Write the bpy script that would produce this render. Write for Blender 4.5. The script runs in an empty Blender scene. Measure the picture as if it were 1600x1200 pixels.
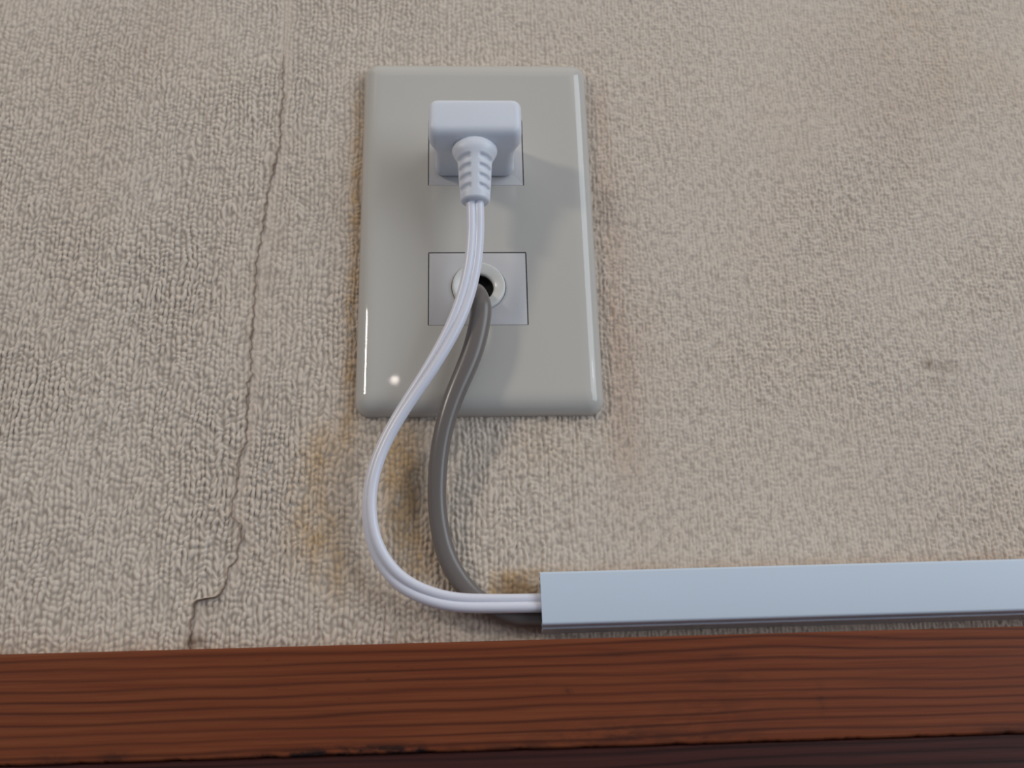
import bpy, math
import numpy as np
from mathutils import Matrix, Vector

MM = 0.001
C = bpy.context.scene.collection

# ------------------------------------------------------------------ camera
cam_d = bpy.data.cameras.new('camera')
cam = bpy.data.objects.new('camera', cam_d)
C.objects.link(cam)
p, yw, r = 0.40459, -0.04768, -0.0262
cp, sp, cy, sy = math.cos(p), math.sin(p), math.cos(yw), math.sin(yw)
F = Vector((-sy*cp, cy*cp, sp)); R0 = Vector((cy, sy, 0)); U0 = R0.cross(F)
R = math.cos(r)*R0 + math.sin(r)*U0
U = -math.sin(r)*R0 + math.cos(r)*U0
M = Matrix(((R.x, U.x, -F.x), (R.y, U.y, -F.y), (R.z, U.z, -F.z))).to_4x4()
M.translation = Vector((-5.414, -307.604, -181.857))*MM
cam.matrix_world = M
cam_d.sensor_width = 36
cam_d.lens = 36*1835.78/1600
cam_d.clip_start = 0.01
cam_d.dof.use_dof = True
cam_d.dof.focus_distance = 0.325
cam_d.dof.aperture_fstop = 17
bpy.context.scene.camera = cam

# ------------------------------------------------------------------ world, lights, exposure
sc = bpy.context.scene
sc.view_settings.view_transform = 'Standard'
sc.view_settings.look = 'None'
sc.view_settings.gamma = 1
sc.view_settings.exposure = -0.24
sc.view_settings.use_curve_mapping = False
w = bpy.data.worlds.new('world'); sc.world = w; w.use_nodes = True
nt = w.node_tree; nt.nodes.clear()
wo = nt.nodes.new('ShaderNodeOutputWorld'); bg = nt.nodes.new('ShaderNodeBackground')
tc = nt.nodes.new('ShaderNodeTexCoord'); sx = nt.nodes.new('ShaderNodeSeparateXYZ')
mr = nt.nodes.new('ShaderNodeMapRange'); mr.inputs[1].default_value = -0.6; mr.inputs[2].default_value = 0.7
cr = nt.nodes.new('ShaderNodeValToRGB')
cr.color_ramp.elements[0].color = (0.23, 0.27, 0.35, 1)      # dim floor side of the room
cr.color_ramp.elements[1].color = (0.42, 0.41, 0.40, 1)         # pale ceiling
nt.links.new(tc.outputs['Generated'], sx.inputs[0]); nt.links.new(sx.outputs['Z'], mr.inputs[0])
nt.links.new(mr.outputs[0], cr.inputs[0]); nt.links.new(cr.outputs[0], bg.inputs[0])
nt.links.new(bg.outputs[0], wo.inputs[0]); bg.inputs[1].default_value = 0.68

def area(name, loc, target, sx_, sy_, power, col):
    d = bpy.data.lights.new(name, 'AREA'); d.shape = 'RECTANGLE'; d.size = sx_; d.size_y = sy_
    d.energy = power; d.color = col
    o = bpy.data.objects.new(name, d); C.objects.link(o)
    o.location = loc
    o.rotation_euler = (Vector(target)-Vector(loc)).to_track_quat('-Z', 'Y').to_euler()
    return o
area('window_light_right', (1.6, -1.35, 0.5), (0, 0, -.06), 1.1, 2.2, 31, (0.82, 0.91, 1.0))
area('window_light_left', (-1.35, -1.2, 0.72), (0, 0, -.03), 0.25, 0.2, 10, (1.0, 0.93, 0.82))
area('ceiling_light', (-0.1, -1.1, 2.2), (0, 0, -.03), 2.6, 2.0, 10, (1.0, 0.90, 0.80))
d = bpy.data.lights.new('small_lamp', 'POINT'); d.energy = 0.07; d.shadow_soft_size = 0.004; d.color = (1, .92, .82)
o = bpy.data.objects.new('small_lamp', d); C.objects.link(o); o.location = (-0.147, -2.022, 0.817)

d = bpy.data.lights.new('small_lamp', 'POINT'); d.energy = 1.0; d.shadow_soft_size = 0.03; d.color = (.95, .97, 1)
o = bpy.data.objects.new('small_lamp', d); C.objects.link(o); o.location = (1.5, -1.3, 0.75)

# ------------------------------------------------------------------ helpers
def tag(o, label=None, cat=None, group=None, kind=None):
    if label: o['label'] = label
    if cat: o['category'] = cat
    if group: o['group'] = group
    if kind: o['kind'] = kind
    return o

def mesh_obj(name, V, Fc, mat, parent=None, smooth=True, sharp=None):
    me = bpy.data.meshes.new(name)
    V = np.asarray(V, dtype=np.float32)*MM
    if isinstance(Fc, np.ndarray):
        n = len(Fc)
        me.vertices.add(len(V)); me.vertices.foreach_set('co', V.ravel())
        me.loops.add(n*4); me.loops.foreach_set('vertex_index', Fc.astype(np.int32).ravel())
        me.polygons.add(n)
        me.polygons.foreach_set('loop_start', np.arange(0, n*4, 4, dtype=np.int32))
        me.update(calc_edges=True)
    else:
        me.from_pydata([tuple(map(float, v)) for v in V], [], Fc)
    me.validate()
    me.polygons.foreach_set('use_smooth', [smooth]*len(me.polygons))
    if sharp is not None:
        me.set_sharp_from_angle(angle=math.radians(sharp))
    me.materials.append(mat)
    o = bpy.data.objects.new(name, me); C.objects.link(o)
    if parent: o.parent = parent
    return o

def fix_normals(o):
    import bmesh
    bm = bmesh.new(); bm.from_mesh(o.data)
    bmesh.ops.recalc_face_normals(bm, faces=bm.faces); bm.to_mesh(o.data); bm.free()
    return o

def loft(rings, cap=True):
    """rings: list of (n,3) arrays, closed loops"""
    n = len(rings[0]); V = np.concatenate(rings); Fc = []
    for k in range(len(rings)-1):
        a, b = k*n, (k+1)*n
        for i in range(n):
            j = (i+1) % n
            Fc.append((a+i, a+j, b+j, b+i))
    if cap:
        Fc.append(tuple(range(n))[::-1]); m = (len(rings)-1)*n
        Fc.append(tuple(range(m, m+n)))
    return V, Fc

def rrect(x0, x1, z0, z1, rad, seg=6):
    pts = []
    for cx, cz, a0 in ((x1-rad, z1-rad, 0), (x0+rad, z1-rad, 90), (x0+rad, z0+rad, 180), (x1-rad, z0+rad, 270)):
        for k in range(seg+1):
            a = math.radians(a0+90*k/seg)
            pts.append((cx+rad*math.cos(a), cz+rad*math.sin(a)))
    return np.array(pts)

def at_y(p2, y):
    return np.stack([p2[:, 0], np.full(len(p2), y), p2[:, 1]], -1)

def box(name, x0, x1, y0, y1, z0, z1, mat, parent=None, bev=0.15, seg=2):
    """box whose front (y0) edges are eased"""
    rings = []
    for k in range(seg+1):
        a = math.pi/2*k/seg
        ins = bev*(1-math.sin(a)); y = y0+bev*(1-math.cos(a)) if False else y0+bev*(1-math.sin(a+0))
        y = y0 + bev*(1-math.cos(math.pi/2-a)) if False else y0+bev*(math.sin(a))
        ins = bev*(1-math.sin(a)) if False else bev*(1-math.sqrt(max(0, 1-(1-math.sin(a))**2)))
        rings.append(at_y(rrect(x0+ins, x1-ins, z0+ins, z1-ins, max(bev, .05), 3), y))
    rings.append(at_y(rrect(x0, x1, z0, z1, max(bev, .05), 3), y1))
    V, Fc = loft(rings)
    return fix_normals(mesh_obj(name, V, Fc, mat, parent, True, 35))

def apply_bool(o, cutters, sharp=30):
    for c in cutters:
        m = o.modifiers.new('b', 'BOOLEAN'); m.operation = 'DIFFERENCE'; m.solver = 'EXACT'; m.object = c
    bpy.context.view_layer.update()
    dg = bpy.context.evaluated_depsgraph_get()
    me = bpy.data.meshes.new_from_object(o.evaluated_get(dg))
    o.modifiers.clear(); o.data = me
    me.set_sharp_from_angle(angle=math.radians(sharp))
    for c in cutters: bpy.data.objects.remove(c)

def catmull(P, per=14):
    P = np.asarray(P, float)
    Q = np.vstack([2*P[0]-P[1], P, 2*P[-1]-P[-2]])
    out = []
    for i in range(1, len(Q)-2):
        p0, p1, p2, p3 = Q[i-1:i+3]
        for t in np.linspace(0, 1, per, endpoint=False):
            out.append(.5*((2*p1)+(p2-p0)*t+(2*p0-5*p1+4*p2-p3)*t*t+(3*p1-p0-3*p2+p3)*t**3))
    out.append(P[-1])
    return np.array(out)

def smooth_path(A, it=6):
    A = A.copy()
    for _ in range(it):
        A[1:-1] = .25*A[:-2]+.5*A[1:-1]+.25*A[2:]
    return A

def sweep(A, section, cap=True):
    """A: rows x,y,z,extra...; section(row) -> (n,2) offsets along (in-wall-plane normal, depth normal)"""
    P = A[:, :3]; T = np.gradient(P, axis=0); T /= np.linalg.norm(T, axis=1)[:, None]
    rings = []; prev = None
    for i in range(len(P)):
        t = T[i]
        n = np.cross(t, (0, 1, 0))
        if prev is None and np.linalg.norm(n) < 1e-3: n = np.array((1., 0, 0))
        n /= np.linalg.norm(n)
        if prev is not None and n@prev < 0: n = -n
        prev = n; b = np.cross(t, n); b /= np.linalg.norm(b)
        if b[1] > 0: b = -b      # b points out of the wall
        s = section(A[i])
        rings.append(P[i]+s[:, :1]*n+s[:, 1:]*b)
    return loft(rings, cap)

# ------------------------------------------------------------------ materials
def new_mat(name):
    m = bpy.data.materials.new(name); m.use_nodes = True
    nt = m.node_tree; b = nt.nodes['Principled BSDF']
    return m, nt, b, nt.nodes, nt.links

def plastic(name, col, rough, bump=0.0, var=0.03, sss=0.0, coat=0.0, nscale=900, spec=.5):
    m, nt, b, N, L = new_mat(name)
    t = N.new('ShaderNodeTexCoord')
    n = N.new('ShaderNodeTexNoise'); n.inputs['Scale'].default_value = 45; n.inputs['Detail'].default_value = 4
    L.new(t.outputs['Object'], n.inputs['Vector'])
    mx = N.new('ShaderNodeMix'); mx.data_type = 'RGBA'
    c1 = [c*(1-var) for c in col]; c2 = [min(1, c*(1+var)) for c in col]
    mx.inputs[6].default_value = (*c1, 1); mx.inputs[7].default_value = (*c2, 1)
    L.new(n.outputs['Fac'], mx.inputs[0]); L.new(mx.outputs[2], b.inputs['Base Color'])
    b.inputs['Roughness'].default_value = rough
    b.inputs['Specular IOR Level'].default_value = spec
    b.inputs['Coat Weight'].default_value = coat
    if sss:
        b.inputs['Subsurface Weight'].default_value = sss
        b.inputs['Subsurface Scale'].default_value = 0.002
    if bump:
        n2 = N.new('ShaderNodeTexNoise'); n2.inputs['Scale'].default_value = nscale; n2.inputs['Detail'].default_value = 2
        L.new(t.outputs['Object'], n2.inputs['Vector'])
        bp = N.new('ShaderNodeBump'); bp.inputs['Strength'].default_value = bump; bp.inputs['Distance'].default_value = 0.0001
        L.new(n2.outputs['Fac'], bp.inputs['Height']); L.new(bp.outputs[0], b.inputs['Normal'])
    return m

M_plate = plastic('plate_plastic', (0.54, 0.51, 0.465), 0.03, 0.02, 0.012, nscale=120)
M_insert = plastic('insert_plastic', (0.56, 0.54, 0.54), 0.3, 0.03, 0.01)
M_ring = plastic('ring_plastic', (0.72, 0.71, 0.68), 0.22, 0, 0.01)
M_dark = plastic('dark_cavity', (0.006, 0.006, 0.006), 0.8)
M_plug = plastic('plug_plastic', (0.72, 0.74, 0.80), 0.42, 0.05, 0.01, sss=0.08)
M_cord = plastic('cord_pvc', (0.76, 0.76, 0.84), 0.30, 0.04, 0.01, sss=0.08)
M_grey = plastic('grey_pvc', (0.165, 0.142, 0.13), 0.28, 0.05, 0.02)
M_race = plastic('raceway_plastic', (0.60, 0.68, 0.78), 0.33, 0.05, 0.01)
M_metal = plastic('contact_metal', (0.5, 0.4, 0.2), 0.3); M_metal.node_tree.nodes['Principled BSDF'].inputs['Metallic'].default_value = 1
M_plaster = plastic('plaster', (0.5, 0.47, 0.42), 0.9)

def paper_mat():
    m, nt, b, N, L = new_mat('wallpaper')
    t = N.new('ShaderNodeTexCoord')
    def noise(scale, stretch=(1, 1, 1), detail=3, rough=.5):
        mp = N.new('ShaderNodeMapping'); mp.inputs['Scale'].default_value = stretch
        n = N.new('ShaderNodeTexNoise'); n.inputs['Scale'].default_value = scale
        n.inputs['Detail'].default_value = detail; n.inputs['Roughness'].default_value = rough
        L.new(t.outputs['Object'], mp.inputs[0]); L.new(mp.outputs[0], n.inputs['Vector'])
        return n.outputs['Fac']
    def rng(v, a, c, lo=0, hi=1):
        q = N.new('ShaderNodeMapRange'); q.inputs[1].default_value = a; q.inputs[2].default_value = c
        q.inputs[3].default_value = lo; q.inputs[4].default_value = hi
        L.new(v, q.inputs[0]); return q.outputs[0]
    def mul(a, c):
        q = N.new('ShaderNodeMath'); q.operation = 'MULTIPLY'; L.new(a, q.inputs[0])
        if isinstance(c, float): q.inputs[1].default_value = c
        else: L.new(c, q.inputs[1])
        return q.outputs[0]
    def mix(fac, a, c):
        q = N.new('ShaderNodeMix'); q.data_type = 'RGBA'; L.new(fac, q.inputs[0])
        for s, v in ((6, a), (7, c)):
            if isinstance(v, tuple): q.inputs[s].default_value = (*v, 1)
            else: L.new(v, q.inputs[s])
        return q.outputs[2]
    def attr(n):
        a = N.new('ShaderNodeAttribute'); a.attribute_name = n; return a.outputs['Fac']
    base = mix(rng(noise(28, detail=4), .38, .62), (0.715, 0.615, 0.515), (0.70, 0.612, 0.522))       # faint pink / green drift
    base = mix(rng(noise(16, (1, 1, .6)), .3, .8, 0, .55), base, (0.64, 0.515, 0.42))
    base = mix(rng(noise(700, (1.3, 1, .7), 2), .35, .7, 0, .3), base, (0.48, 0.40, 0.32))      # thread flecks
    base = mix(rng(noise(450, (1, 1, .45), 1), .62, .78, 0, .5), base, (0.77, 0.67, 0.56))
    blot = rng(noise(230, (1.2, 1, .7), 4, .65), .25, .72)
    blot2 = rng(noise(55, (1.5, 1, .7), 3), .30, .62, .25, 1)
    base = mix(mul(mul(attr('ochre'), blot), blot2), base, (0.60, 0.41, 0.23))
    base = mix(mul(attr('pink'), blot2), base, (0.56, 0.42, 0.33))
    sharp = attr('dark_marks')
    base = mix(mul(attr('beyond'), rng(noise(760, (1, 1, .62), 1), .6, .35, 0, .36)), base, (0.24, 0.20, 0.165))  # same painted thread shade, carried on past the relief
    base = mix(mul(attr('gap_shade'), .88), base, (0.24, 0.20, 0.165))                                # shade between the threads, put into the colour
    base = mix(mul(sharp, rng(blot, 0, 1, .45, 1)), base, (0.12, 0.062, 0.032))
    L.new(base, b.inputs['Base Color'])
    b.inputs['Roughness'].default_value = 0.85; b.inputs['Specular IOR Level'].default_value = 0.25
    b1 = N.new('ShaderNodeBump'); b1.inputs['Strength'].default_value = 0.22; b1.inputs['Distance'].default_value = 0.0002
    L.new(noise(1500, (1.2, 1, .8), 3, .6), b1.inputs['Height']); L.new(b1.outputs[0], b.inputs['Normal'])
    far_b = mul(attr('beyond'), rng(noise(760, (1, 1, .62), 1), .3, .7))
    b2 = N.new('ShaderNodeBump'); b2.inputs['Strength'].default_value = 1; b2.inputs['Distance'].default_value = 0.0006
    L.new(far_b, b2.inputs['Height']); L.new(b1.outputs[0], b2.inputs['Normal']); L.new(b2.outputs[0], b.inputs['Normal'])
    return m
M_paper = paper_mat()

def wood_mat(name, dark, mid, light, scale=1.0):
    m, nt, b, N, L = new_mat(name)
    t = N.new('ShaderNodeTexCoord')
    def mapn(s):
        mp = N.new('ShaderNodeMapping'); mp.inputs['Scale'].default_value = s
        L.new(t.outputs['Object'], mp.inputs[0]); return mp.outputs[0]
    def noise(vec, scale, detail=3, rough=.5):
        n = N.new('ShaderNodeTexNoise'); n.inputs['Scale'].default_value = scale
        n.inputs['Detail'].default_value = detail; n.inputs['Roughness'].default_value = rough
        L.new(vec, n.inputs['Vector']); return n.outputs['Fac']
    def math_(op, a, c):
        q = N.new('ShaderNodeMath'); q.operation = op
        for i, v in enumerate((a, c)):
            if isinstance(v, (int, float)): q.inputs[i].default_value = v
            else: L.new(v, q.inputs[i])
        return q.outputs[0]
    def rng(v, a, c, lo=0, hi=1):
        q = N.new('ShaderNodeMapRange'); q.inputs[1].default_value = a; q.inputs[2].default_value = c
        q.inputs[3].default_value = lo; q.inputs[4].default_value = hi
        L.new(v, q.inputs[0]); return q.outputs[0]
    def mix(fac, a, c):
        q = N.new('ShaderNodeMix'); q.data_type = 'RGBA'; L.new(fac, q.inputs[0])
        for s, v in ((6, a), (7, c)):
            if isinstance(v, tuple): q.inputs[s].default_value = (*v, 1)
            else: L.new(v, q.inputs[s])
        return q.outputs[2]
    sep = N.new('ShaderNodeSeparateXYZ'); L.new(t.outputs['Object'], sep.inputs[0])
    # growth rings: depth through the board bent by slow noise, sawtooth profile (soft early wood, hard dark line)
    warp = noise(mapn((6, 8, 22)), 1.0, 3)
    warp2 = noise(mapn((14, 30, 200)), 1.0, 2)
    ph = math_('ADD', math_('MULTIPLY', sep.outputs['Z'], 400*scale), math_('ADD', math_('MULTIPLY', warp, 3.2), math_('MULTIPLY', warp2, .9)))
    ph = math_('ADD', ph, math_('MULTIPLY', sep.outputs['Y'], 60.0))
    fr = math_('FRACT', ph, 0)
    tri = math_('ABSOLUTE', math_('SUBTRACT', fr, 0.5), 0)
    line = rng(tri, 0.0, 0.24, 1, 0)
    line = math_('MULTIPLY', line, rng(noise(mapn((10, 10, 120)), 1.0, 2), .3, .6, .45, 1))
    fib = noise(mapn((25, 200, 900)), 1.0, 4, .65)
    base = mix(rng(fib, .3, .7), mid, light)
    base = mix(line, base, dark)
    pores = rng(noise(mapn((110, 300, 420)), 1.0, 5, .7), .66, .76, 0, .6)
    base = mix(pores, base, tuple(c*.35 for c in dark))
    a = N.new('ShaderNodeAttribute'); a.attribute_name = 'dark_marks'
    wn = rng(noise(mapn((160, 200, 420)), 1.0, 4, .65), .38, .56)
    base = mix(math_('MULTIPLY', a.outputs['Fac'], wn), base, (0.012, 0.006, 0.006))
    L.new(base, b.inputs['Base Color'])
    b.inputs['Roughness'].default_value = 0.5; b.inputs['Specular IOR Level'].default_value = 0.2
    bp = N.new('ShaderNodeBump'); bp.inputs['Strength'].default_value = 0.35; bp.inputs['Distance'].default_value = 0.0003
    L.new(math_('SUBTRACT', fib, math_('MULTIPLY', line, .35)), bp.inputs['Height']); L.new(bp.outputs[0], b.inputs['Normal'])
    return m
M_wood = wood_mat('stained_wood', (0.075, 0.017, 0.007), (0.150, 0.034, 0.012), (0.205, 0.054, 0.019))
M_wood_shaded = wood_mat('shaded_wood', (0.02, 0.006, 0.005), (0.045, 0.012, 0.010), (0.065, 0.018, 0.014), .8)  # rail's underside: its shade is mixed into this darker wood colour

# ------------------------------------------------------------------ wall
rs = np.random.RandomState(7)
STEP = 0.3
CX0, CX1, CZ0, CZ1 = -172.0, 205.0, -126.5, 106.0
nxc = int((CX1-CX0)/STEP); nzc = int((CZ1-CZ0)/STEP)
def field(seed, sgx, sgz, hp=4.0):
    g = np.random.RandomState(seed).randn(nzc+1, nxc+1)
    fx = np.fft.fftfreq(nxc+1, STEP)[None, :]; fz = np.fft.fftfreq(nzc+1, STEP)[:, None]
    lo = np.exp(-2*np.pi**2*((fx*sgx)**2+(fz*sgz)**2))
    hi = 1-np.exp(-2*np.pi**2*((fx*sgx*hp)**2+(fz*sgz*hp)**2))
    f = np.fft.ifft2(np.fft.fft2(g)*lo*hi).real
    return f/f.std()
X = CX0+STEP*np.arange(nxc+1); Z = CZ0+STEP*np.arange(nzc+1)
XX, ZZ = np.meshgrid(X, Z)
coarse = field(1, .30, .55)
fine = field(2, .22, .27)
slow = field(3, 12, 12, 3)
# beads of a burlap emboss: columns of kernels, each column with its own rhythm
def lattice(seed, pw, ph_, warp, vary):
    g = np.random.RandomState(seed)
    cx_ = XX/pw+warp*field(seed+1, 2.2, 6, 3)+.10*field(seed+2, .8, 1.2, 3)
    ci = np.floor(cx_).astype(int); u = cx_-ci-.5
    offs = g.rand(4096)
    v_ = ZZ/ph_+offs[ci % 4096]+vary*field(seed+3, .9, 3.0, 3)
    vi = np.floor(v_).astype(int); v = v_-vi-.5
    rnd = g.rand(65536)[((ci*7919+vi*104729) % 65536)]
    k = (np.cos(np.pi*u)**.75)*(np.cos(np.pi*v)**.45)
    k = k*(.45+.55*rnd)
    f = np.fft.ifft2(np.fft.fft2(k)*np.exp(-2*np.pi**2*((np.fft.fftfreq(nxc+1, STEP)[None, :]*.14)**2+(np.fft.fftfreq(nzc+1, STEP)[:, None]*.16)**2))).real
    return (f-f.mean())/f.std()
kr = 1/(1+np.exp(-(XX-30)/18))                       # the paper is finer and flatter to the right of the plate
top = np.clip((ZZ+20)/110, 0, 1)
la = lattice(20, 1.42, 2.0, .24, .5); lb = lattice(40, 1.08, 1.35, .28, .55)
wz = ZZ+.5*field(5, 6, 3, 3)
weft = np.sin(2*np.pi*wz/1.5)
h = (1-kr)*(.85*la+.35*coarse)+kr*(.7*lb+.45*coarse+.12*weft+.2*fine)
h = np.tanh(h*.75)
amp = (.38*(1-kr)+.25*kr)*(1-.15*top)
amp *= 1+.25*np.clip(slow, -1.5, 1.5)
H = h*amp
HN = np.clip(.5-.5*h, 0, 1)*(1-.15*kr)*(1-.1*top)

seam = np.array([(-62.2,400),(-62.2,87.9),(-61.8,72.2),(-61.5,59.5),(-60.7,48.3),(-61.3,41.0),(-60.7,32.7),(-61.7,25.6),(-62.7,18.7),(-63.8,11.8),(-64.2,2.9),(-64.9,-4.8),(-65.5,-10.3),(-65.4,-18.8),(-65.3,-25.9),(-65.4,-36.4),(-65.3,-41.4),(-64.6,-46.4),(-65.5,-49.4),(-65.3,-57.2),(-65.0,-64.8),(-65.1,-68.6),(-66.7,-71.4),(-66.5,-76.0),(-66.8,-82.5),(-67.7,-85.2),(-67.3,-88.4),(-64.7,-90.6),(-64.2,-93.8),(-65.0,-96.8),(-65.1,-99.7),(-66.7,-102.0),(-67.5,-104.5),(-67.7,-107.9),(-69.9,-110.3),(-73.1,-110.7),(-75.0,-111.3),(-75.6,-115.4),(-75.8,-119.6),(-75.7,-123.7),(-75.7,-140)])[::-1]
def seam_x(z):
    j = .25*np.sin(z*1.3)+.12*np.sin(z*3.1+1)
    return np.interp(z, seam[:, 1], seam[:, 0])+j*np.where(z < 60, 1, .3)

def extend(a, far_lo, far_hi, n=14):
    s = np.linspace(0, 1, n+1)[1:]**2
    return np.concatenate([(a[0]-(a[0]-far_lo)*s)[::-1], a, a[-1]+(far_hi-a[-1])*s])

def sample(F_, x, z):
    i = np.clip((x-CX0)/STEP, 0, nxc-1e-3); j = np.clip((z-CZ0)/STEP, 0, nzc-1e-3)
    i0 = i.astype(int); j0 = j.astype(int); u = i-i0; v = j-j0
    return (F_[j0, i0]*(1-u)*(1-v)+F_[j0, i0+1]*u*(1-v)+F_[j0+1, i0]*(1-u)*v+F_[j0+1, i0+1]*u*v)
def inside(x, z):
    return np.clip((x-CX0)/3, 0, 1)*np.clip((CX1-x)/3, 0, 1)*np.clip((CZ1-z)/3, 0, 1)

def blob(x, z, cx, cz, sx_, sz_):
    return np.exp(-(((x-cx)/sx_)**2+((z-cz)/sz_)**2)*.5)
def stains(x, z):
    o = np.zeros_like(x); pk = np.zeros_like(x); dt = np.zeros_like(x)
    bx = np.clip(np.abs(x)-35, 0, None); bz = np.clip(np.abs(z)-60, 0, None)
    inz = 1/(1+np.exp((np.abs(z)-60)/3)); inx = 1/(1+np.exp((np.abs(x)-38)/4))
    # grimy halo hugging the plate's sides
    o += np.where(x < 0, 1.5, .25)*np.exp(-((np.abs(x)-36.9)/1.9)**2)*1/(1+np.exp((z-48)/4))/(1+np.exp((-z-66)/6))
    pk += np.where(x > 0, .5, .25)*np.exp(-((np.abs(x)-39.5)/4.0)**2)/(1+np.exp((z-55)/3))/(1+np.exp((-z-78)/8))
    pk += np.where(x > 0, .35, 0)*np.exp(-((x-44)/8)**2)/(1+np.exp((z-5)/8))/(1+np.exp((-z-75)/8))
    # run below the plate, left branch and middle branch
    for cx, cz, a, b_, c in ((-42,-68,4,6,.7),(-46,-80,4,8,.8),(-44,-92,5,7,.75),(-39,-102,5,6,.6),(-33,-108,6,4,.4),
                             (-23,-70,4,7,1.3),(-22,-82,4,8,1.3),(-20,-93,4,7,.85),(-16,-102,4,5,.6),
                             (-36,-62,3,4,.4),(-55,-96,7,6,.25),(30,-72,30,5,.14),(22,-66,10,4,.3)):
        o += c*blob(x, z, cx, cz, a, b_)
    # brown mark by the raceway's cut end
    o += 2.2*(1/(1+np.exp(-(x-2.2)/.4)))*(1/(1+np.exp((x-17)/.8)))*(1/(1+np.exp((z+104.5)/.7)))*(1/(1+np.exp(-(z+112)/.6)))
    dt += .5*(1/(1+np.exp(-(x-3.2)/.6)))*(1/(1+np.exp((x-15)/.8)))*(1/(1+np.exp((z+106)/.6)))*(1/(1+np.exp(-(z+112)/.6)))
    # reddish tide line over the raceway and the rail
    zr = -104.9+(x-15)*.0118
    pk += .8*np.exp(-((z-zr)/2.6)**2)/(1+np.exp(-(x-18)/4))
    o += .25*np.exp(-((z-zr)/1.8)**2)/(1+np.exp(-(x-18)/4))
    pk += .9*np.exp(-((z+125.5)/3.5)**2)/(1+np.exp((x-12)/5))
    o += .3*np.exp(-((z+125)/2.5)**2)
    # yellowing at upper right
    o += .30*blob(x, z, 150, 86, 16, 14)+.22*blob(x, z, 165, 55, 14, 10); pk += .3*blob(x, z, 135, 50, 16, 20)
    pk += .25*blob(x, z, -118, 40, 8, 30)+.25*blob(x, z, -98, 75, 8, 14)+.3*blob(x, z, 158, -95, 25, 7)
    # dark specks
    for cx, cz, s, c in ((130.8,-44.5,1.1,1.3),(134.5,-46,1.3,.5),(138,-45.2,1.6,.5),(133,-50,1.6,.4),(80,-56,.9,.8),(125,-31,.7,.6),
                         (-75.2,-122,1.1,1.0),(-73.5,-121.5,1.6,.8),(-71,-113,2.0,.45),(69,-93.5,.8,.7),(24,-92,.8,.7),(98,-98,.8,.5),
                         (-31.2,-85.5,.35,1.2),(63,-58.5,.9,.4)):
        dt += .6*c*blob(x, z, cx, cz, s, s*.9)
    return [np.clip(a, 0, c_) for a, c_ in ((o*1.35, 2.2), (pk*1.1, 1), (dt, 1))]

def sheet(name, xs_fn, zs, y0, hide_fn, cols, mat, parent, edge=False):
    """grid of wallpaper; xs_fn(z)-> row of x"""
    nz = len(zs); xs = np.array([xs_fn(z) for z in zs]); nx = xs.shape[1]
    zz = np.repeat(zs[:, None], nx, 1)
    ins = inside(xs, zz)
    hh = sample(H, xs, zz)*ins
    hn = sample(HN, xs, zz)*ins+.25*(1-ins)
    y, hmul, edge_dark = hide_fn(xs, zz)
    Y = y-hh*hmul
    if edge:                     # fold the torn edge back to the wall
        xs = np.concatenate([xs, xs[:, -1:]+.12], 1); zz = np.concatenate([zz, zz[:, -1:]], 1)
        Y = np.concatenate([Y, np.full((nz, 1), .05)], 1); hn = np.concatenate([hn, hn[:, -1:]*0+1], 1)
        edge_dark = np.concatenate([edge_dark, np.ones((nz, 1))*.8], 1); nx += 1
        hmul = np.concatenate([hmul, hmul[:, -1:]], 1)
    ins_a = inside(xs, zz)
    V = np.stack([xs.ravel(), Y.ravel(), zz.ravel()], -1)
    idx = np.arange(nz*nx).reshape(nz, nx)
    Fc = np.stack([idx[:-1, :-1].ravel(), idx[:-1, 1:].ravel(), idx[1:, 1:].ravel(), idx[1:, :-1].ravel()], -1)
    o = mesh_obj(name, V, Fc, mat, parent)
    oc, pk, dt = stains(xs.ravel(), zz.ravel())
    ds = xs.ravel()-seam_x(zz.ravel()); pk = np.clip(pk+.45*(ds > 0)*np.exp(-ds/3.5), 0, 1)
    dt = np.clip(dt+edge_dark.ravel(), 0, 1)
    for n, a in (('ochre', oc), ('pink', pk), ('dark_marks', dt), ('beyond', 1-ins_a.ravel()), ('gap_shade', np.clip(hn.ravel()**2.3, 0, 1)*np.clip(hmul.ravel(), .2, 1))):
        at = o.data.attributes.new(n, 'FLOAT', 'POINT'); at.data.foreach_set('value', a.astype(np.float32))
    return o

wall = box('wall_back', -450, 500, .35, 110, -128, 450, M_plaster, None, .1)
tag(wall, 'wall covered in cream burlap-textured wallpaper behind the outlet plate', None, None, 'structure')

zs = extend(Z, -127.8, 440); zs = zs[zs > -127.9]
xr = X[X > -80]; xr = np.concatenate([xr, xr[-1]+(495-xr[-1])*(np.linspace(0, 1, 15)[1:]**2)])
def right_hide(x, z):
    d = x-seam_x(z)
    k = np.clip((d-.5)/3.5, 0, 1)
    y = np.where(d < 0, .12, .0)
    dark_marks = .65*np.exp(-np.clip(d-.15, 0, None)/.3)*(d > -.6)*np.where(z > 66, .1, 1.)  # darker strip along the sheet edge
    return y, .4+.6*k, dark_marks
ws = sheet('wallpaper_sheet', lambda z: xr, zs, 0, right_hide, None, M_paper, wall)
NL = int((-59.5-CX0)/STEP)
core_u = np.linspace(0, 1, NL+1)
def left_x(z):
    e = seam_x(z)
    core = np.minimum(CX0+(-59.5-CX0)*core_u, e)
    ext = CX0-(CX0+445)*(np.linspace(0, 1, 15)[1:]**2)
    return np.concatenate([ext[::-1], core])
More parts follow.
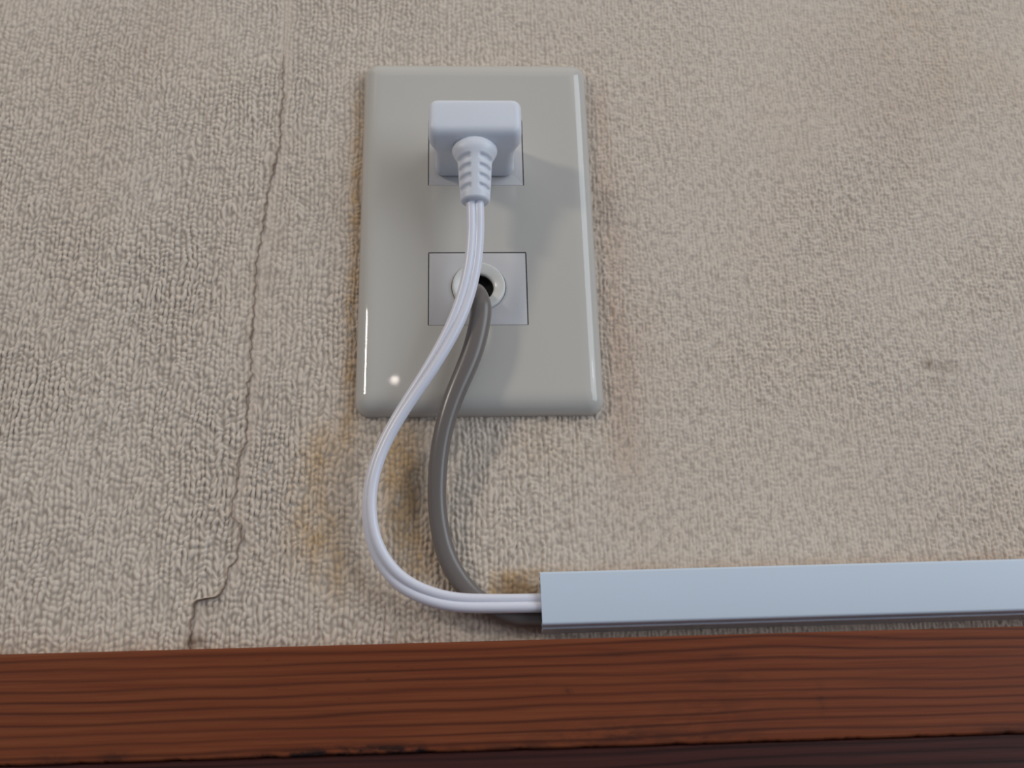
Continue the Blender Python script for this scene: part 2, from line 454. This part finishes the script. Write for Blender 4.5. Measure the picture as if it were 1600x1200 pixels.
def left_hide(x, z):
    d = seam_x(z)-x
    lift = .10+.20/(1+np.exp((z-62)/6))+.42*np.exp(-d/1.5)*np.clip((66-z)/8, 0, 1)*(1.0+.5*np.sin(z*.33)+.25*np.sin(z*.9))
    lift += .55*np.exp(-((z+92)/4)**2-(d/2.5)**2)+.5*np.exp(-((z+114)/6)**2-(d/2.2)**2)
    ridge = .34*np.exp(-((x+75+(z+90)*.02-.5)/.4)**2)*np.clip((-z-62)/8, 0, 1)       # raised crease parallel to the seam
    torn_dark = .75*np.exp(-d/.3)*np.clip((66-z)/8, 0, 1)  # dark brown tint along the torn edge
    return -lift-ridge, np.clip(.45+d/3, .45, 1), torn_dark
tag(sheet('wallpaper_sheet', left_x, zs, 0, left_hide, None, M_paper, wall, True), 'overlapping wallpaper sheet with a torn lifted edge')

# ------------------------------------------------------------------ wooden rail
def beam(name, x0, x1, y0, y1, z0, z1, mat, slope, dirt_fn=None, bev=.7):
    xs = np.concatenate([[x0], np.arange(-170, 200, 1.0), [x1]])
    prof = []
    for a in np.linspace(0, 90, 5):
        a = math.radians(a); prof.append((y0+bev*(1-math.sin(a)), z1-bev*(1-math.cos(a))))
    prof = [(y1, z1)]+prof                                          # back -> top front arris
    prof += [(y0, z1-bev-(z1-z0-2*bev)*k/26) for k in range(1, 26)]
    prof += [(y0+bev*(1-math.cos(a)), z0+bev*(1-math.sin(a))) for a in np.radians(np.linspace(0, 90, 5))]
    prof += [(y0+(y1-y0)*k/8, z0) for k in range(1, 9)]
    P = np.array(prof)
    g = np.random.RandomState(3)
    rings = []
    for x in xs:
        q = P.copy()
        rag = .18*math.sin(x*.31)+.12*math.sin(x*.83+2)+.1*g.randn()
        lowm = np.clip((z0+1.6-q[:, 1])/1.6, 0, 1)*(q[:, 0] < y0+3)
        q[:, 1] += lowm*max(0, rag)*.8
        rings.append(np.stack([np.full(len(q), x), q[:, 0], q[:, 1]], -1))
    V, Fc = loft(rings)
    o = fix_normals(mesh_obj(name, V, Fc, mat, None, True, 40))
    if dirt_fn is not None:
        a = o.data.attributes.new('dark_marks', 'FLOAT', 'POINT')
        a.data.foreach_set('value', np.clip(dirt_fn(V[:, 0], V[:, 2]), 0, 1).astype(np.float32))
    o.rotation_euler = (0, -slope, 0)
    return o
SL = math.radians(.6)
def wdirt(x, z):
    d = np.zeros_like(x)
    for cx, cz, sx_, sz_, c in ((-45,-151.6,14,1.0,1),(-30,-150.6,9,1.0,1),(-20,-151,6,.8,.9),(6,-151.5,6,1,.7),(56,-143,10,2.2,.22),(60,-150,8,2,.2),
                                (-90,-150.5,3,1.1,.6),(82,-142,.7,2.5,.5),(19,-138,.6,.5,.9),(30,-129,3,.5,.4),(60,-130.5,3,.5,.4),(130,-150.5,12,.8,.6),
                                (-105,-150.8,3,1.1,.6),(30,-149,14,2,.45),(58,-136,7,1.1,.25)):
        d += c*blob(x, z, cx, cz, sx_, sz_)
    return d
rail = beam('trim_1', -450, 500, -12, 30, -151.3, -124.95, M_wood, SL, wdirt)
tag(rail, 'reddish brown stained wooden rail with straight grain under the wallpaper', None, None, 'structure')
low = beam('trim_2', -450, 500, -10.8, 250, -160, -151.25, M_wood_shaded, SL, None, .4)
tag(low, 'underside of the reddish wooden rail as a board, its shade painted in dark brown', None, None, 'structure')

# ------------------------------------------------------------------ outlet plate
plate = bpy.data.objects.new('outlet_plate', None); C.objects.link(plate)
tag(plate, 'glossy greyish cream rectangular outlet plate on the wallpaper, plug in its upper socket', 'outlet')
def plate_ring(d, y):
    a, b_ = 35.0, 60.0
    rad = max(4.2-d*.6, .6)
    return at_y(rrect(-a+d, a-d, -b_+d, b_-d, min(rad, (a-d)*.98), 8), y)
TH = 5.2
rings = [plate_ring(0, .3), plate_ring(0, -.9)]
for k in range(1, 25):
    t_ = (k/24)**2
    rings.append(plate_ring(7.0*t_, -.9-(TH-.9)*(1-(1-t_)**2.8)**.55))
rings.append(plate_ring(19.5, -TH))
V, Fc = loft(rings)
fp = fix_normals(mesh_obj('face_plate', V, Fc, M_plate, plate, True))
def cutbox(x0, x1, z0, z1, y0=-20, y1=-.6):
    return fix_normals(mesh_obj('cut', *loft([at_y(rrect(x0, x1, z0, z1, .3, 2), y0), at_y(rrect(x0, x1, z0, z1, .3, 2), y1)]), M_dark, None, False))
def cutcyl(cx, cz, rad, y0, y1, n=64):
    a = np.linspace(0, 2*np.pi, n, endpoint=False)
    P2 = np.stack([cx+rad*np.cos(a), cz+rad*np.sin(a)], -1)
    return fix_normals(mesh_obj('cut', *loft([at_y(P2, y0), at_y(P2, y1)]), M_dark, None, False))
apply_bool(fp, [cutbox(-14.75, 14.25, 13.0, 36.9), cutbox(-14.6, 14.25, -33.9, -9.9)], 28)

ins1 = box('socket_insert', -14.5, 14.0, -5.0, -.8, 13.22, 36.65, M_insert, plate, .18)
apply_bool(ins1, [cutbox(-7.4, -6.0, 21.5, 29.3, -9, -1.2), cutbox(5.4, 6.8, 22, 29, -9, -1.2)], 30)
ins2 = box('cable_insert', -14.35, 14.0, -5.0, -.8, -33.68, -10.1, M_insert, plate, .18)
apply_bool(ins2, [cutcyl(.1, -21.35, 7.95, -9, -1.4)], 30)
def lathe(name, prof, cx, cz, mat, parent, n=96):
    a = np.linspace(0, 2*np.pi, n, endpoint=False); rings = []
    for rr, y in prof:
        rings.append(np.stack([cx+rr*np.cos(a), np.full(n, y), cz+rr*np.sin(a)], -1))
    V, Fc = loft(rings, False)
    m = (len(prof)-1)*n
    for i in range(n): Fc.append((m+i, m+(i+1) % n, (i+1) % n, i))
    return fix_normals(mesh_obj(name, V, Fc, mat, parent, True, 40))
ring = lathe('grommet_ring', [(7.75, -1.6), (7.75, -5.35), (7.6, -5.75), (7.25, -5.95), (6.8, -5.85), (6.0, -5.55), (5.0, -5.2), (4.6, -5.0), (4.35, -4.7), (4.3, -4.2), (4.3, -1.6)], .1, -21.35, M_ring, ins2)
cav = fix_normals(mesh_obj('cable_hole', *loft([at_y(np.stack([.1+r_*np.cos(np.linspace(0, 2*np.pi, 48, endpoint=False)), -21.35+r_*np.sin(np.linspace(0, 2*np.pi, 48, endpoint=False))], -1), y_) for r_, y_ in ((4.26, -4.0), (4.26, -1.5), (.05, -1.45))]), M_dark, ins2, True, 40))
cav.data.flip_normals()
tag(cav, 'black round hole in the grommet')
# the cap at the cavity's mouth must stay open
import bmesh
bm = bmesh.new(); bm.from_mesh(cav.data)
bmesh.ops.delete(bm, geom=[f for f in bm.faces if len(f.verts) > 10 and abs(f.calc_center_median().y+.004) < .0003], context='FACES')
bm.to_mesh(cav.data); bm.free()

# ------------------------------------------------------------------ plug and white cord
plug = bpy.data.objects.new('plug_with_cord', None); C.objects.link(plug)
tag(plug, 'white angled power plug with ribbed strain relief and flat twin cord, in the upper socket', 'plug')
px = -.65
secs = [(-27.0,11.3,19.3,26.9,1.5),(-26.9,12.1,18.6,27.6,1.9),(-26.6,12.7,17.9,28.2,2.2),(-26.1,13.15,17.3,28.55,2.4),(-25.3,13.4,16.7,28.75,2.5),(-24,13.45,16.3,28.8,2.5),
        (-21.8,13.45,16.0,28.8,2.5),(-20.7,13.3,15.9,28.75,2.5),(-19.8,12.9,15.85,28.6,2.5),(-18.8,12.35,15.8,28.3,2.5),(-17.5,11.95,15.9,28.1,2.6),(-15,11.75,16.0,27.9,2.6),
        (-9,11.7,16.1,27.6,2.6),(-6.2,11.9,16.0,27.6,2.6),(-5.75,11.8,16.1,27.5,2.6),(-5.6,11.3,16.5,27.0,2.4)]
V, Fc = loft([at_y(rrect(px-hx, px+hx, z0, z1, rr, 7), y) for y, hx, z0, z1, rr in secs])
body = fix_normals(mesh_obj('plug_body', V, Fc, M_plug, plug, True, 60))
for x_ in (-6.7, 6.1):
    box('prong', x_-.45, x_+.45, -6.2, -1.6, 22.5, 28.3, M_metal, plug, .1)
# strain relief: tapering moulded sleeve with four slots on each side
nS, nA = 150, 120
ss = np.linspace(0, 1, nS); ang = np.linspace(0, 2*np.pi, nA, endpoint=False)
rings = []
zt, zb = 18.6, -1.6
zk = np.linspace(zb, zt, 200)
def smooth_prof(vals):
    v = np.interp(zk, [-1.6, 4, 10.5, 12, 13.4, 15.2, 17, 18.6], vals)
    k = np.hanning(31); k /= k.sum()
    return np.convolve(np.pad(v, 15, mode='edge'), k, 'valid')
PRX = smooth_prof([4.15, 4.6, 4.95, 5.5, 6.5, 6.6, 5.2, 3.4]); PRY = smooth_prof([3.3, 3.6, 3.95, 4.3, 4.7, 4.6, 3.9, 3.0])
for s in ss:
    z = zt+(zb-zt)*s
    rx = np.interp(z, zk, PRX)
    ry = np.interp(z, zk, PRY)
    cyy = np.interp(z, [-1.6, 10, 18.6], [-19.0, -20.6, -21.6])
    e = 1.0
    if s > .965: e = 1-.12*((s-.965)/.035)**2
    phi = ang                        # 0 = +x, front (-y) = 270 deg
    fr = np.degrees((phi-1.5*np.pi+np.pi) % (2*np.pi)-np.pi)     # angle from the front spine
    af = np.minimum(np.abs(fr), 180-np.abs(fr))
    g = np.zeros(nA)
    for zs_ in (11.0, 8.0, 5.0, 2.0):
        zc = zs_-.55*np.clip((af-15)/60, 0, 1)            # slots droop away from the spine
        band = 1/(1+np.exp((np.abs(z-zc)-.68)/.11))
        g = np.maximum(g, band*(1/(1+np.exp(-(af-17)/1.6)))*(1/(1+np.exp((af-80)/3))))
    k = e*(1-.17*g)
    rings.append(np.stack([-.8+rx*k*np.cos(phi), cyy+ry*k*np.sin(phi), np.full(nA, z)], -1))
V, Fc = loft(rings)
fix_normals(mesh_obj('strain_relief', V, Fc, M_plug, plug, True, 60))

# white twin cord: x, y, z, half spacing, twist (deg)
W = [(-0.9,-19,1.5,1.1,0),(-0.85,-18.9,-4,1.1,0),(-0.9,-17.8,-11.9,1.1,-12),(-2.2,-16.4,-23.5,1.1,-12),(-6.2,-15,-37,1.1,12),(-13.5,-13,-50.6,1.1,34),(-20.4,-11,-61,1.1,50),(-25.6,-9.2,-70,1.1,55),(-28.9,-8,-79,1.1,58),(-29.9,-7.2,-88,1.1,58),(-28.6,-6.7,-97,1.1,52),(-24.9,-6.5,-104.4,1.1,40),(-19,-6.4,-109.9,1.1,22),(-9.1,-6.4,-113.7,1.1,4),(2.5,-6.4,-114.4,1.1,-8),(15,-6.3,-114.4,1.1,-10),(32,-6.2,-114.2,1.1,-10),(60,-6.2,-113.9,1.1,-10)]
A = smooth_path(catmull(W, 14), 30)
RW = 1.45
def twin(row):
    hs, tw = row[3], math.radians(row[4])
    # union outline of two circles, generated as a polar-like walk
    n = 20; a0 = math.acos(min(1, hs/RW))*.98
    pr = [(hs+RW*math.cos(t), RW*math.sin(t)) for t in np.linspace(-math.pi+a0, math.pi-a0, n)]
    pl = [(-hs+RW*math.cos(t), RW*math.sin(t)) for t in np.linspace(a0, 2*math.pi-a0, n)]
    P2 = np.array(pr+pl); c, s = math.cos(tw), math.sin(tw)
    return P2@np.array([[c, s], [-s, c]])
V, Fc = sweep(A, twin)
fix_normals(mesh_obj('twin_cord', V, Fc, M_cord, plug, True, 75))

# ------------------------------------------------------------------ grey cable
G = [(-1.3,-2.9,-22.2,2.45,2.4),(-1.1,-5.2,-22.9,2.5,2.4),(-.5,-8.2,-25.0,2.65,2.45),(.2,-10.4,-28.3,2.8,2.5),(.55,-11.5,-33.3,3.0,2.45),(-2.0,-11.3,-45.2,3.0,2.4),(-7.3,-10,-58,2.75,2.4),(-10.4,-8.2,-68.4,2.6,2.4),(-11.8,-6.3,-78.7,2.55,2.3),(-11.8,-4.4,-89,2.5,2.2),(-9.9,-3.2,-99.3,2.55,2.1),
     (-6.2,-2.9,-107,2.6,2.05),(-.6,-2.75,-113,2.6,2.0),(7.5,-2.7,-116.8,2.6,1.95),(16,-2.7,-117.7,2.5,1.95),(32,-2.7,-117.4,2.4,1.95),(60,-2.7,-117.0,2.4,1.95)]
A = smooth_path(catmull(G, 14), 20)
def oval(row):
    t = np.linspace(0, 2*np.pi, 36, endpoint=False)
    return np.stack([row[3]*np.sign(np.cos(t))*np.abs(np.cos(t))**.93, row[4]*np.sign(np.sin(t))*np.abs(np.sin(t))**.93], -1)
V, Fc = sweep(A, oval)
tag(fix_normals(mesh_obj('grey_cable', V, Fc, M_grey, None, True, 60)), 'thick brownish grey cable coming out of the round hole and curving into the raceway', 'cable')

# ------------------------------------------------------------------ raceway
race = bpy.data.objects.new('cable_raceway', None); C.objects.link(race)
race.location = Vector((14.9, 0, -114))*MM; race.rotation_euler = (0, -math.radians(.77), 0)
tag(race, 'pale blue-white plastic cable raceway on the wall above the wooden rail', 'raceway')
def extrude(name, prof, x0, x1, mat, parent, nx=2):
    rings = [np.stack([np.full(len(prof), x), [a for a, _ in prof], [b_ for _, b_ in prof]], -1) for x in np.linspace(x0, x1, nx)]
    V, Fc = loft(rings)
    return fix_normals(mesh_obj(name, V, Fc, mat, parent, True, 35))
def arc(cy_, cz_, rad, a0, a1, n=6):
    return [(cy_+rad*math.cos(t), cz_+rad*math.sin(t)) for t in np.radians(np.linspace(a0, a1, n))]
zt, zb, yf, th = 7.15, -6.75, -9.2, 1.0
lid = arc(yf+.8, zt-.8, .8, 90, 180)+arc(yf+.8, zb+.8, .8, 180, 270)+[(-6.4, zb), (-6.4, zb+th)]+arc(yf+th+.3, zb+th+.3, .3, 270, 180, 3)+arc(yf+th+.3, zt-th-.3, .3, 180, 90, 3)+[(-4.4, zt-th), (-4.4, zt)]
lid = [(-4.4, zt)]+lid[:-1]
extrude('raceway_lid', lid, 0, 440, M_race, race)
zb2 = zb-.45; zt2 = zt-th-.02
base = [(0, zt2), (0, zb2), (-5.9, zb2), (-5.9, zb2+.5), (-6.7, zb2+1.2), (-6.7, zb2+2.0), (-5.4, zb2+1.3), (-.6, zb2+1.1), (-.6, zt2-.9), (-4.2, zt2-.9), (-4.2, zt2)]
base = [(0, zt2), (0, zb2), (-6.0, zb2), (-6.2, zb2+.2), (-6.2, zb2+.95), (-.6, zb2+.95), (-.6, zt2-.9), (-4.2, zt2-.9), (-4.2, zt2)]
extrude('raceway_base', base, .25, 440, M_race, race)
